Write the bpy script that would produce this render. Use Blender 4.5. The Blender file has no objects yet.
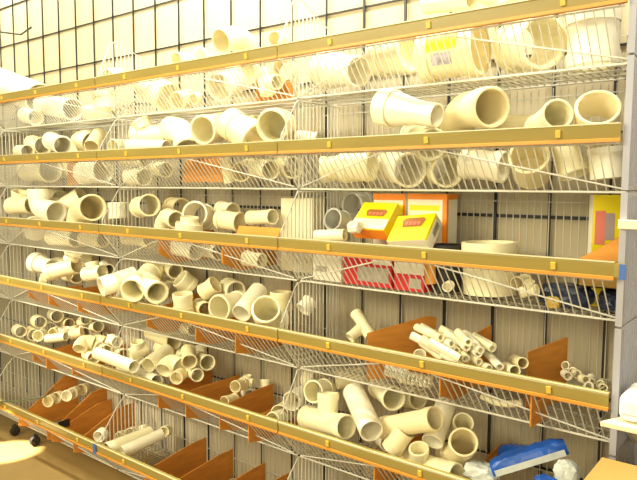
import bpy, bmesh, math, random
from mathutils import Vector, Matrix
random.seed(4)
V = Vector
SC = bpy.context.scene
COL = SC.collection
PI = math.pi
# ---------------------------------------------------------------- camera
F_PX, CX, CY = 635.0, 318.5, 240.0
CAM = V((1.619, -2.202, 1.571))
YAW, PITCH, ROLL = 0.670, 0.087, 0.0043
FW = V((-math.sin(YAW)*math.cos(PITCH), math.cos(YAW)*math.cos(PITCH), -math.sin(PITCH)))
_r = V((math.cos(YAW), math.sin(YAW), 0)); _u = _r.cross(FW)
RT = _r*math.cos(ROLL)+_u*math.sin(ROLL); UP = -_r*math.sin(ROLL)+_u*math.cos(ROLL)
def sight(x, y):
    return FW + RT*((x-CX)/F_PX) + UP*((CY-y)/F_PX)
def at(x, y, d):
    """The point of the place seen at x, y that lies d metres in front of the back wall grid."""
    v = sight(x, y); return CAM + v*((-d-CAM.y)/v.y)
def at_z(x, y, z):
    v = sight(x, y); return CAM + v*((z-CAM.z)/v.z)
def depth(p): return (p-CAM).dot(FW)
cd = bpy.data.cameras.new('camera'); cam = bpy.data.objects.new('camera', cd); COL.objects.link(cam)
cam.matrix_world = Matrix(((RT.x, UP.x, -FW.x, CAM.x), (RT.y, UP.y, -FW.y, CAM.y), (RT.z, UP.z, -FW.z, CAM.z), (0, 0, 0, 1)))
cd.sensor_fit = 'HORIZONTAL'; cd.sensor_width = 36; cd.lens = 36*F_PX/637; cd.clip_start = .02
SC.camera = cam

# ---------------------------------------------------------------- shelf rows
ROW = ['top', 'second', 'third', 'fourth', 'fifth', 'bottom']
RAIL = [2.065, 1.712, 1.348, .992, .625, .235]
FLO = [z-.155 for z in RAIL]
FD = [.40, .40, .40, .40, .40, .45]           # how far the rail stands out from the wall
FB = [.28, .28, .28, .28, .28, .33]           # front edge of the basket floor
BAYX = {'near': 0.0, 'middle': -1.2, 'far': -2.4, 'end': -3.6}
W = 1.2
PITCHW = .025
# ---------------------------------------------------------------- fittings catalogue
# (kind, what it looks like, [(x, y, distance from wall), ...], radius, options)
# radius and x, y are measured along the sight lines of at(); options: b = branches, t = taper, tint = material
ITEMS = {
 ('top', 'far'): [
  ('pipe', 'long wide cream pipe lying slanted', [(-45,64,.085),(43,99,.09)], 12, {}),
  ('pipe', 'cream pipe end with orange brown opening', [(74,113,.25),(44,108,.17)], 10, {}),
  ('coupling', 'coupling with grey shaded mouth beside orange opening', [(36,123,.27),(26,120,.23)], 7, {}),
  ('coupling', 'pale upright coupling behind basket wires', [(104,94,.22),(106,110,.22)], 10, {}),
  ('pipe', 'low horizontal pipe next to upright coupling', [(84,114,.18),(114,114,.16)], 7, {}),
 ],
 ('top', 'middle'): [
  ('coupling', 'small tan disc end peeking over rail beside wire divider', [(108,77,.26),(119,75,.18)], 7, {}),
  ('pipe', 'fat white pipe slanting behind the wires', [(146,84,.20),(168,98,.22)], 13, {}),
  ('coupling', 'thin grey ring low behind the wires', [(177,101,.24),(188,97,.15)], 8, {}),
  ('cap', 'tiny bright white cap low behind wires', [(194,99,.28),(198,97,.25)], 5, {}),
  ('pipe', 'round tan pipe end pressed against the wires', [(220,87,.26),(235,81,.13)], 12.5, {}),
  ('tee', 'small white tee beside brown cardboard', [(259,72,.25),(264,96,.25)], 7, {'b': [[(262,84,.25),(273,84,.28)]]}),
  ('coupling', 'grey coupling beside the wire divider', [(281,70,.22),(288,72,.12)], 10, {}),
  ('elbow', 'wide white elbow with tan mouth perched highest', [(221,41,.27),(236,36,.18),(246,46,.10)], 11, {}),
  ('cap', 'tan tilted cap peeking above the rail', [(199,57,.24),(207,64,.18)], 9, {}),
  ('pipe', 'narrow tan pipe end above rail beside tilted cap', [(176,60,.22),(188,60,.14)], 7, {}),
  ('pipe', 'small tan pipe end standing near the rail joint', [(274,39,.24),(284,41,.16)], 7, {}),
 ],
 ('top', 'near'): [
  ('reducer', 'broad cream reducer with round grey mouth', [(358,72,.30),(324,70,.20)], 15, {'t': 1.3}),
  ('coupling', 'wide coupling with dark brown mouth', [(403,56,.24),(372,60,.22)], 22, {}),
  ('coupling', 'big white coupling with yellow sticker', [(484,49,.24),(430,58,.24)], 26, {'sticker': 1}),
  ('coupling', 'huge cream coupling tilted beside stickered one', [(534,43,.25),(506,48,.15)], 26, {}),
  ('coupling', 'huge upright coupling beside the end panel', [(593,12,.20),(593,66,.20)], 25, {}),
  ('coupling', 'olive shaded fitting stacked over the rail with green sticker', [(508,-10,.26),(490,-12,.16)], 19, {'green': 1}),
  ('pipe', 'cream pipe lying across the stack above rail', [(474,-3,.20),(428,3,.17)], 11, {}),
 ],
 ('second', 'far'): [
  ('pipe', 'short tube end farthest along', [(28,152,.25),(20,152,.18)], 6, {}),
  ('coupling', 'coupling with round tan mouth facing out', [(66,146,.30),(54,141,.19)], 8.5, {}),
  ('elbow', 'leaning white elbow standing tall', [(89,136,.16),(77,132,.16),(76,151,.18)], 10, {}),
  ('pipe', 'pipe with dark lower opening beside tall elbow', [(91,147,.22),(99,135,.12)], 7, {}),
  ('coupling', 'wide coupling low behind the wires', [(52,175,.26),(30,174,.22)], 11, {}),
  ('coupling', 'greyish coupling behind wires beside cardboard edge', [(103,171,.23),(84,173,.22)], 11, {}),
 ],
 ('second', 'middle'): [
  ('coupling', 'tan coupling half hidden by the wire divider', [(113,147,.20),(124,147,.12)], 7, {}),
  ('coupling', 'small coupling low behind wires', [(146,175,.26),(132,174,.24)], 8, {}),
  ('pipe', 'thin pipe low behind wires near divider', [(119,164,.25),(141,167,.22)], 5, {}),
  ('tee', 'bright white crown shaped tee', [(135,127,.28),(168,126,.20)], 9, {'b': [[(149,126,.25),(142,114,.27)]]}),
  ('elbow', 'bright white elbow with mouth down', [(170,121,.18),(182,123,.22),(186,141,.28)], 11, {}),
  ('pipe', 'long white pipe lying along the rail', [(130,146,.32),(167,147,.31)], 6, {}),
  ('coupling', 'wide ring mouth open to the room', [(203,126,.30),(222,123,.14)], 13, {}),
  ('reducer', 'brilliant white square edged reducer tilted up', [(236,121,.26),(262,138,.26)], 14, {'t': 1.1}),
  ('elbow', 'wide elbow with glowing yellow mouth', [(272,121,.31),(284,118,.18),(286,140,.12)], 15, {}),
  ('pipe', 'grey pipe behind the wire divider', [(292,133,.16),(312,135,.14)], 7, {}),
  ('pipe', 'slim white pipe leaning behind wires beside cardboard', [(225,158,.27),(230,182,.24)], 5, {}),
  ('coupling', 'grey coupling with round mouth low behind wires', [(241,172,.25),(250,168,.15)], 9, {}),
  ('coupling', 'pale coupling low behind wires near rail joint', [(272,170,.24),(258,167,.18)], 9, {}),
 ],
 ('second', 'near'): [
  ('reducer', 'long bell shaped reducer with wide rim', [(388,118,.24),(440,127,.26)], 18, {'t': .62}),
  ('coupling', 'coupling with tan mouth half hidden by rail', [(432,142,.33),(414,133,.20)], 16, {}),
  ('elbow', 'big elbow with wide tan mouth facing out', [(486,109,.33),(456,112,.22),(449,140,.16)], 20, {}),
  ('pipe', 'pale pipe lying behind the big elbow', [(496,124,.16),(540,125,.16)], 9, {}),
  ('coupling', 'round full disc mouth behind the wires', [(408,168,.29),(388,164,.13)], 17, {}),
  ('coupling', 'broad cream coupling behind wires below bell reducer', [(378,166,.20),(350,168,.22)], 15, {}),
  ('coupling', 'pale coupling behind wires next to divider', [(344,168,.18),(322,170,.22)], 13, {}),
  ('coupling', 'dark mouthed coupling behind the wires', [(447,166,.28),(432,163,.12)], 16, {}),
  ('coupling', 'white ended coupling lying behind wires', [(464,164,.22),(503,168,.22)], 15, {}),
  ('cap', 'tiny cap lodged under the rail', [(502,146,.34),(505,144,.31)], 3.5, {}),
  ('cap', 'thick rimmed cup tipped forward behind wires', [(529,161,.30),(532,178,.20)], 19, {'cup': 1}),
  ('coupling', 'leaning white coupling behind wires under tilted cup', [(557,142,.20),(570,176,.22)], 14, {}),
  ('cap', 'round bottomed cup behind wires against end panel', [(606,148,.24),(608,178,.24)], 17, {'cup': 1}),
  ('coupling', 'steeply tilted cup shaped coupling', [(558,114,.30),(538,129,.16)], 15, {}),
  ('coupling', 'wide open cup mouth beside end panel', [(597,108,.28),(594,131,.19)], 21, {}),
 ],
 ('third', 'far'): [
  ('tee', 'chunky white tee farthest along', [(11,206,.25),(31,205,.22)], 7.8, {'b': [[(18,205,.245),(20,192,.245)]]}),
  ('elbow', 'elbow with its collar pointing straight up', [(41,190,.25),(42,209,.25),(58,213,.25)], 10, {}),
  ('pipe', 'thick arm rising towards the back', [(82,195,.10),(62,208,.17)], 11, {}),
  ('elbow', 'elbow with round golden mouth', [(92,209,.32),(82,211,.22),(79,222,.2)], 12, {}),
  ('cap', 'small cap between collar and thick arm', [(57,198,.15),(57,205,.15)], 5, {}),
  ('cap', 'tan cup bottom under the rail', [(35,224,.29),(35,234,.27)], 10, {'cup': 1}),
  ('coupling', 'wide pale coupling under the rail', [(75,239,.27),(51,237,.27)], 8, {}),
  ('coupling', 'pale coupling under golden mouth', [(103,240,.24),(84,239,.24)], 7, {}),
 ],
 ('third', 'middle'): [
  ('coupling', 'grey upright coupling inside the wire divider', [(117,203,.18),(118,218,.18)], 9, {}),
  ('coupling', 'round tan mouth behind the wire divider', [(145,205,.22),(136,207,.12)], 10, {}),
  ('coupling', 'pale coupling low under rail near divider', [(150,239,.27),(127,236,.26)], 8, {}),
  ('elbow', 'small elbow with dark mouth', [(176,221,.28),(166,216,.24),(163,228,.22)], 8, {}),
  ('coupling', 'upright ring with open mouth', [(195,214,.24),(205,217,.13)], 12, {}),
  ('reducer', 'bright white cone shaped reducer', [(190,217,.30),(189,231,.30)], 8, {'t': 1.5}),
  ('coupling', 'white coupling beside cone reducer', [(241,222,.22),(221,219,.22)], 9, {}),
  ('coupling', 'white coupling resting on cardboard', [(272,217,.20),(250,218,.18)], 7, {}),
  ('coupling', 'bright coupling under rail between two cardboard edges', [(198,253,.27),(179,248,.27)], 9, {}),
  ('coupling', 'coupling under rail past the last cardboard edge', [(262,261,.26),(246,258,.26)], 7, {}),
 ],
 ('third', 'near'): [
  ('coupling', 'frosted grey clear coupling behind yellow boxes', [(352,205,.14),(366,204,.06)], 14, {'tint': 'clear'}),
  ('coupling', 'smaller frosted grey coupling beside the yellow boxes', [(333,219,.24),(346,222,.16)], 11, {'tint': 'clear'}),
  ('pipe', 'pale pipe lying along the rail', [(316,236,.30),(345,235,.28)], 6, {}),
  ('cap', 'small white ring beside orange tube', [(447,287,.30),(450,285,.27)], 5, {}),
  ('bucket', 'straight sided cream tub standing upright', [(489.5,243,.19),(489.5,293,.19)], 26, {'cup': 1}),
  ('coupling', 'small white fitting beside the cream tub', [(517,284,.26),(526,281,.20)], 7, {}),
  ('tee', 'small white tee under the rail tag', [(521,292,.265),(537,289,.265)], 5.5, {'b': [[(529,290,.265),(529,281,.275)]]}),
 ],
 ('fourth', 'far'): [
  ('reducer', 'small bell mouthed reducer at the back', [(38,262,.20),(54,267,.18)], 9, {'t': .75}),
  ('coupling', 'dark mouthed coupling at the back', [(70,257,.12),(86,260,.08)], 8, {}),
  ('tee', 'large glaring white tee', [(57,281,.26),(84,274,.21)], 7.4, {'b': [[(76,275,.235),(79,266,.22)]]}),
  ('tee', 'small tee beside the glaring one', [(87,274,.26),(103,272,.24)], 6.5, {'b': [[(95,273,.25),(93,263,.25)]]}),
  ('cap', 'small cap behind the small tee', [(108,270,.2),(103,266,.13)], 5, {}),
  ('cap', 'little cap low beside the rail', [(40,279,.31),(46,280,.28)], 5, {}),
 ],
 ('fourth', 'middle'): [
  ('pipe', 'yellowish open pipe end over the rail joint', [(105,286,.37),(138,275,.20)], 9, {}),
  ('wye', 'wye with two open mouths facing out', [(134,285,.36),(154,267,.14)], 11, {'b': [[(146,274,.23),(158,287,.32)]]}),
  ('coupling', 'small dark mouthed coupling topmost of the pile', [(169,272,.24),(160,267,.13)], 7, {}),
  ('coupling', 'coupling with brown shaded mouth above cardboard', [(180,278,.22),(191,287,.17)], 9, {}),
  ('cap', 'small ring low beneath the wye', [(141,299,.36),(150,296,.30)], 5, {}),
  ('coupling', 'white cup standing upright past the cardboard', [(187,294,.29),(188,311,.28)], 9, {}),
  ('coupling', 'white cup tilted behind the upright cup', [(214,288,.20),(202,296,.22)], 8, {}),
  ('coupling', 'coupling with broad round mouth', [(219,308,.33),(240,303,.18)], 12, {}),
  ('pipe', 'short pipe leaning up towards the back', [(241,317,.33),(259,294,.18)], 9, {}),
  ('elbow', 'elbow with glowing yellow open mouth', [(266,308,.35),(268,320,.26),(282,322,.2)], 13, {}),
  ('coupling', 'upright cup with open rim at the back', [(281,293,.16),(281,311,.16)], 10, {}),
  ('coupling', 'coupling under rail with dark opening', [(191,345,.27),(183,342,.2)], 5, {}),
 ],
 ('fourth', 'near'): [
  ('coupling', 'greyish coupling behind the wire divider', [(312,301,.16),(304,310,.2)], 8, {}),
  ('wye', 'grey white wye leaning on brown divider', [(356,313,.12),(371,336,.16)], 6, {'b': [[(364,325,.14),(350,338,.2)]]}),
  ('coupling', 'short tube pair member standing higher', [(523,363,.30),(514,360,.20)], 5.5, {}),
  ('coupling', 'short tube pair member lying lower', [(515,371,.33),(505,367,.24)], 5.5, {}),
  ('cap', 'brown rimmed cup beside the thin pipes', [(420,354,.3),(421,362,.27)], 6, {'cup': 1}),
  ('elbow', 'curved white pipe low behind the wires', [(482,397,.27),(500,406,.29),(522,404,.27)], 3.5, {}),
 ],
 ('fifth', 'far'): [
  ('coupling', 'small coupling first of the curved row', [(25,332,.30),(21,330,.25)], 5, {}),
  ('coupling', 'ring shaped coupling second in the row', [(33,331,.27),(29,328,.21)], 5.5, {}),
  ('coupling', 'small coupling third in the row', [(42,327,.22),(38,325,.17)], 5.5, {}),
  ('coupling', 'small coupling fourth in the row', [(50,324,.16),(46,322,.11)], 5.5, {}),
  ('coupling', 'small coupling fifth in the row', [(59,322,.11),(55,320,.06)], 5.5, {}),
  ('coupling', 'small coupling last of the curved row', [(69,321,.06),(65,320,.03)], 5, {}),
  ('cap', 'low cap beside the rail in front of the row', [(38,338,.34),(43,336,.29)], 5, {}),
  ('coupling', 'upright white coupling inside the tray', [(65,328,.2),(65,337,.2)], 5.5, {}),
  ('pipe', 'short white pipe lying along the tray', [(47,342,.32),(66,340,.27)], 4, {}),
  ('tee', 'small tee beside the upright coupling', [(71,335,.22),(82,332,.18)], 4.5, {'b': [[(76,334,.2),(74,327,.2)]]}),
  ('coupling', 'small coupling on top of the back heap', [(86,321,.08),(82,324,.05)], 5, {}),
  ('cap', 'small cap in the middle of the back heap', [(88,330,.12),(84,328,.07)], 5, {}),
  ('cap', 'tilted cap at the tray end', [(98,327,.07),(94,328,.03)], 5, {}),
 ],
 ('fifth', 'middle'): [
  ('elbow', 'white elbow just past the far tray', [(83,352,.34),(86,343,.3),(97,346,.26)], 6, {}),
  ('coupling', 'small coupling next to white elbow', [(105,347,.24),(97,343,.18)], 6, {}),
  ('coupling', 'small coupling up against the wire divider', [(111,338,.17),(108,346,.19)], 5, {}),
  ('pipe', 'long bright pipe beside the wire divider', [(93,352,.37),(128,365,.37)], 5.5, {}),
  ('pipe', 'thick pipe at the back of the pile', [(155,338,.08),(178,348,.13)], 7.5, {}),
  ('pipe', 'pipe with open mouth facing out', [(151,365,.33),(170,351,.17)], 7, {}),
  ('pipe', 'long bright pipe lying over the rail', [(153,374,.37),(118,361,.31)], 6, {}),
  ('elbow', 'smooth bent elbow atop the pile', [(166,370,.32),(173,360,.26),(182,366,.26)], 8, {}),
  ('coupling', 'arched coupling in the middle of pile', [(187,369,.27),(186,358,.19)], 7, {}),
  ('coupling', 'coupling with open mouth at pile edge', [(202,362,.24),(192,357,.15)], 7, {}),
  ('coupling', 'upright cup at the back of the pile', [(200,347,.10),(200,355,.11)], 6, {}),
  ('coupling', 'small coupling wedged behind arched one', [(183,355,.19),(176,351,.13)], 5, {}),
  ('coupling', 'tiny ring with mouth out between cardboards', [(235,389,.24),(243,386,.17)], 5.5, {}),
  ('tee', 'tiny tee between the cardboards', [(241,384,.14),(253,386,.12)], 4, {'b': [[(247,385,.13),(247,379,.13)]]}),
  ('cap', 'tiny cap next to tiny tee', [(253,393,.2),(249,390,.14)], 5, {}),
  ('coupling', 'tiny upright cup at the back between cardboards', [(266,380,.05),(266,388,.06)], 5, {}),
  ('coupling', 'tiny ring low against the rail between cardboards', [(227,400,.33),(238,397,.25)], 5, {}),
  ('pipe', 'round white pipe end inside the wire divider', [(276,409,.25),(287,403,.14)], 9, {}),
  ('pipe', 'second round pipe end inside the wire divider', [(287,405,.22),(297,399,.12)], 9, {}),
  ('cap', 'low cap under the two round pipe ends', [(273,419,.32),(281,416,.26)], 7, {}),
 ],
 ('fifth', 'near'): [
  ('coupling', 'coupling partly covered by the wire divider', [(311,391,.26),(324,389,.16)], 11, {}),
  ('pipe', 'pipe with dark tan mouth at the back', [(337,379,.17),(362,377,.09)], 10, {}),
  ('tee', 'bright white tee with chipped mouth', [(346,427,.36),(306,417,.28)], 12, {'b': [[(327,422,.32),(328,393,.30)]]}),
  ('pipe', 'fat pipe slanting down with open mouth', [(374,432,.36),(356,393,.20)], 12, {}),
  ('coupling', 'coupling with dark mouth behind the fat pipe', [(394,397,.24),(379,385,.12)], 12, {}),
  ('wye', 'large wye with oval mouth facing the end panel', [(435,410,.29),(384,420,.24)], 12, {'b': [[(410,416,.27),(392,441,.30)]]}),
  ('tee', 'front tee with wide round collar facing up', [(452,466,.36),(400,450,.30)], 11, {'b': [[(416,456,.33),(414,440,.36)]]}),
  ('pipe', 'pipe leaning under the large wye', [(433,441,.30),(447,402,.16)], 11, {}),
  ('coupling', 'small coupling behind the thick ringed one', [(460,424,.22),(456,436,.15)], 10, {}),
  ('elbow', 'elbow with thick ringed open mouth', [(461,445,.33),(458,455,.23),(444,460,.2)], 14, {}),
 ],
 ('bottom', 'far'): [
  ('cap', 'first white cap along cardboard bin', [(49,401,.32),(53,399,.28)], 5, {}),
  ('cap', 'second white cap along cardboard bin', [(57,398,.27),(61,396,.23)], 5, {}),
  ('cap', 'third white cap along cardboard bin', [(65,396,.22),(69,394,.18)], 5, {}),
  ('cap', 'fourth white cap along cardboard bin', [(73,393,.16),(77,391,.12)], 5, {}),
  ('cap', 'last white cap along cardboard bin', [(81,390,.10),(85,388,.06)], 5, {}),
 ],
 ('bottom', 'middle'): [
  ('pipe', 'white pipe low behind wire divider', [(106,449,.42),(150,432,.16)], 6, {}),
  ('pipe', 'white pipe behind wire divider beside cardboard', [(122,452,.38),(162,434,.16)], 5.5, {}),
  ('cap', 'white cap first along the two low pipes', [(120,437,.30),(124,435,.26)], 4.5, {}),
  ('cap', 'white cap second along the two low pipes', [(130,433,.22),(134,431,.18)], 4.5, {}),
  ('coupling', 'upright white coupling above the two low pipes', [(145,426,.13),(146,434,.14)], 5, {}),
  ('coupling', 'white coupling next to the blue tape', [(99,437,.42),(104,433,.38)], 5.5, {}),
  ('cap', 'small white cap at the bin end', [(164,432,.12),(168,430,.08)], 5, {}),
 ],
}
_rs = random.Random(5)
for _i, (_x, _y) in enumerate([(419,327),(415.5,336),(438,332),(436,353),(446,352),(454,360),(476,362),(489,363.5),(491.5,350),(464,350),(470,352),(480,355),(444,343),(455,346),(430,344),(438,348),(464,360),(472,357),(484,361),(497,366),(458,353),(428,338)]):
    _d = .345-.03*((_x-410)/90)-.010*max(0, 368-_y-.25*(500-_x))/3
    _d = max(.14, min(.35, .16+.008*(_y-.30*(_x-410)-310)))
    ITEMS[('fourth', 'near')].append(('slim', 'slim white pipe in the loose bundle', [(_x, _y, _d), (_x-(18+_rs.uniform(-8,10)) if _x > 440 else _x+26+_rs.uniform(-4,8), _y-(13+_rs.uniform(-4,4)) if _x > 440 else _y+16, _d-.09 if _x > 440 else _d-.02)], 4.2, {}))
for _x, _y, _d in [(566,366,.08),(572,371,.10),(578,375,.12),(568,376,.16),(585,379,.14),(592,382,.12),(599,384,.12),(589,386,.2),(603,388,.15)]:
    ITEMS[('fourth', 'near')].append(('bushing', 'tiny pale bushing in the heap at the end', [(_x, _y, _d), (_x+_rs.uniform(-5,5), _y+_rs.uniform(-4,4), _d-.025)], 4.6, {}))
for _k, _l in {
 ('fifth', 'middle'): [
  ('coupling', 'pale coupling low beside the wire divider', [(121,352,.26),(114,349,.20)], 6.5, {}),
  ('tee', 'white tee beneath the thick back pipe', [(131,357,.28),(147,350,.20)], 6, {'b': [[(139,353,.24),(138,344,.25)]]}),
  ('coupling', 'coupling lying between tee and open mouthed pipe', [(140,366,.30),(133,362,.24)], 6, {}),
  ('coupling', 'pale coupling behind the smooth bent elbow', [(168,349,.13),(160,344,.08)], 6.5, {}),
  ('cap', 'white cap low in front of arched coupling', [(178,377,.33),(183,373,.28)], 6, {}),
  ('coupling', 'coupling low beside the pile edge mouth', [(197,373,.28),(190,369,.22)], 6, {}),
  ('tee', 'white tee topmost at the pile back', [(172,338,.08),(188,341,.07)], 5.5, {'b': [[(180,339,.075),(181,331,.08)]]}),
 ],
 ('fifth', 'far'): [
  ('elbow', 'pale elbow behind the white elbow', [(92,345,.22),(97,340,.19),(104,343,.17)], 5, {}),
  ('coupling', 'coupling low at the rail near white elbow', [(96,356,.33),(90,352,.28)], 5.5, {}),
  ('coupling', 'small coupling third from tray end', [(116,346,.22),(111,343,.17)], 5, {}),
  ('cap', 'tiny cap under the curved row', [(53,333,.2),(57,331,.16)], 4.5, {}),
 ],
 ('fourth', 'middle'): [
  ('coupling', 'pale coupling low at the rail beside the yellowish pipe end', [(126,297,.34),(116,294,.27)], 7, {}),
  ('coupling', 'coupling wedged behind wye and brown mouth', [(166,287,.24),(160,282,.16)], 8, {}),
  ('coupling', 'coupling low beside the tilted white cup', [(203,306,.30),(196,302,.22)], 7, {}),
  ('coupling', 'pale coupling behind the broad round mouth', [(236,291,.14),(228,287,.08)], 9, {}),
 ],
 ('fourth', 'far'): [
  ('coupling', 'pale coupling beneath the glaring tee', [(70,284,.30),(60,281,.24)], 6, {}),
  ('elbow', 'pale elbow at the back under dark mouth', [(62,266,.14),(56,262,.10),(48,266,.08)], 6, {}),
 ],
 ('second', 'far'): [
  ('coupling', 'pale coupling behind the tan mouthed one', [(40,141,.14),(30,139,.08)], 8, {}),
  ('coupling', 'coupling low between two behind wires', [(72,170,.16),(60,168,.12)], 10, {}),
 ],
 ('second', 'middle'): [
  ('coupling', 'big pale coupling at the back behind the long pipe', [(158,135,.10),(146,133,.08)], 10, {}),
  ('coupling', 'coupling low behind wires under the crown tee', [(164,171,.25),(155,169,.20)], 7, {}),
  ('coupling', 'big pale coupling at the back behind square edged reducer', [(256,128,.08),(242,127,.08)], 11, {}),
  ('coupling', 'coupling low behind the wires beneath yellow mouth elbow', [(290,168,.22),(279,166,.14)], 10, {}),
 ],
 ('third', 'middle'): [
  ('coupling', 'coupling at the back behind cone reducer', [(182,208,.08),(172,207,.06)], 9, {}),
  ('coupling', 'coupling at the back between ring and cardboard strip', [(232,212,.12),(220,210,.10)], 8, {}),
  ('coupling', 'coupling under rail beneath upright ring', [(216,252,.25),(205,249,.20)], 8, {}),
 ],
 ('third', 'far'): [
  ('coupling', 'pale coupling at the back behind thick arm', [(62,199,.06),(52,198,.05)], 8, {}),
 ],
 ('top', 'middle'): [
  ('coupling', 'pale coupling at the back beneath the highest elbow', [(246,74,.10),(234,74,.09)], 11, {}),
 ],
 ('fifth', 'near'): [
  ('coupling', 'pale coupling at the back above the bright tee', [(318,380,.10),(308,379,.08)], 9, {}),
  ('coupling', 'coupling low between fat pipe and large wye', [(394,444,.30),(387,438,.23)], 8, {}),
  ('coupling', 'coupling at the back behind the large wye', [(418,398,.12),(406,396,.09)], 11, {}),
 ],
}.items(): ITEMS[_k].extend(_l)
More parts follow.
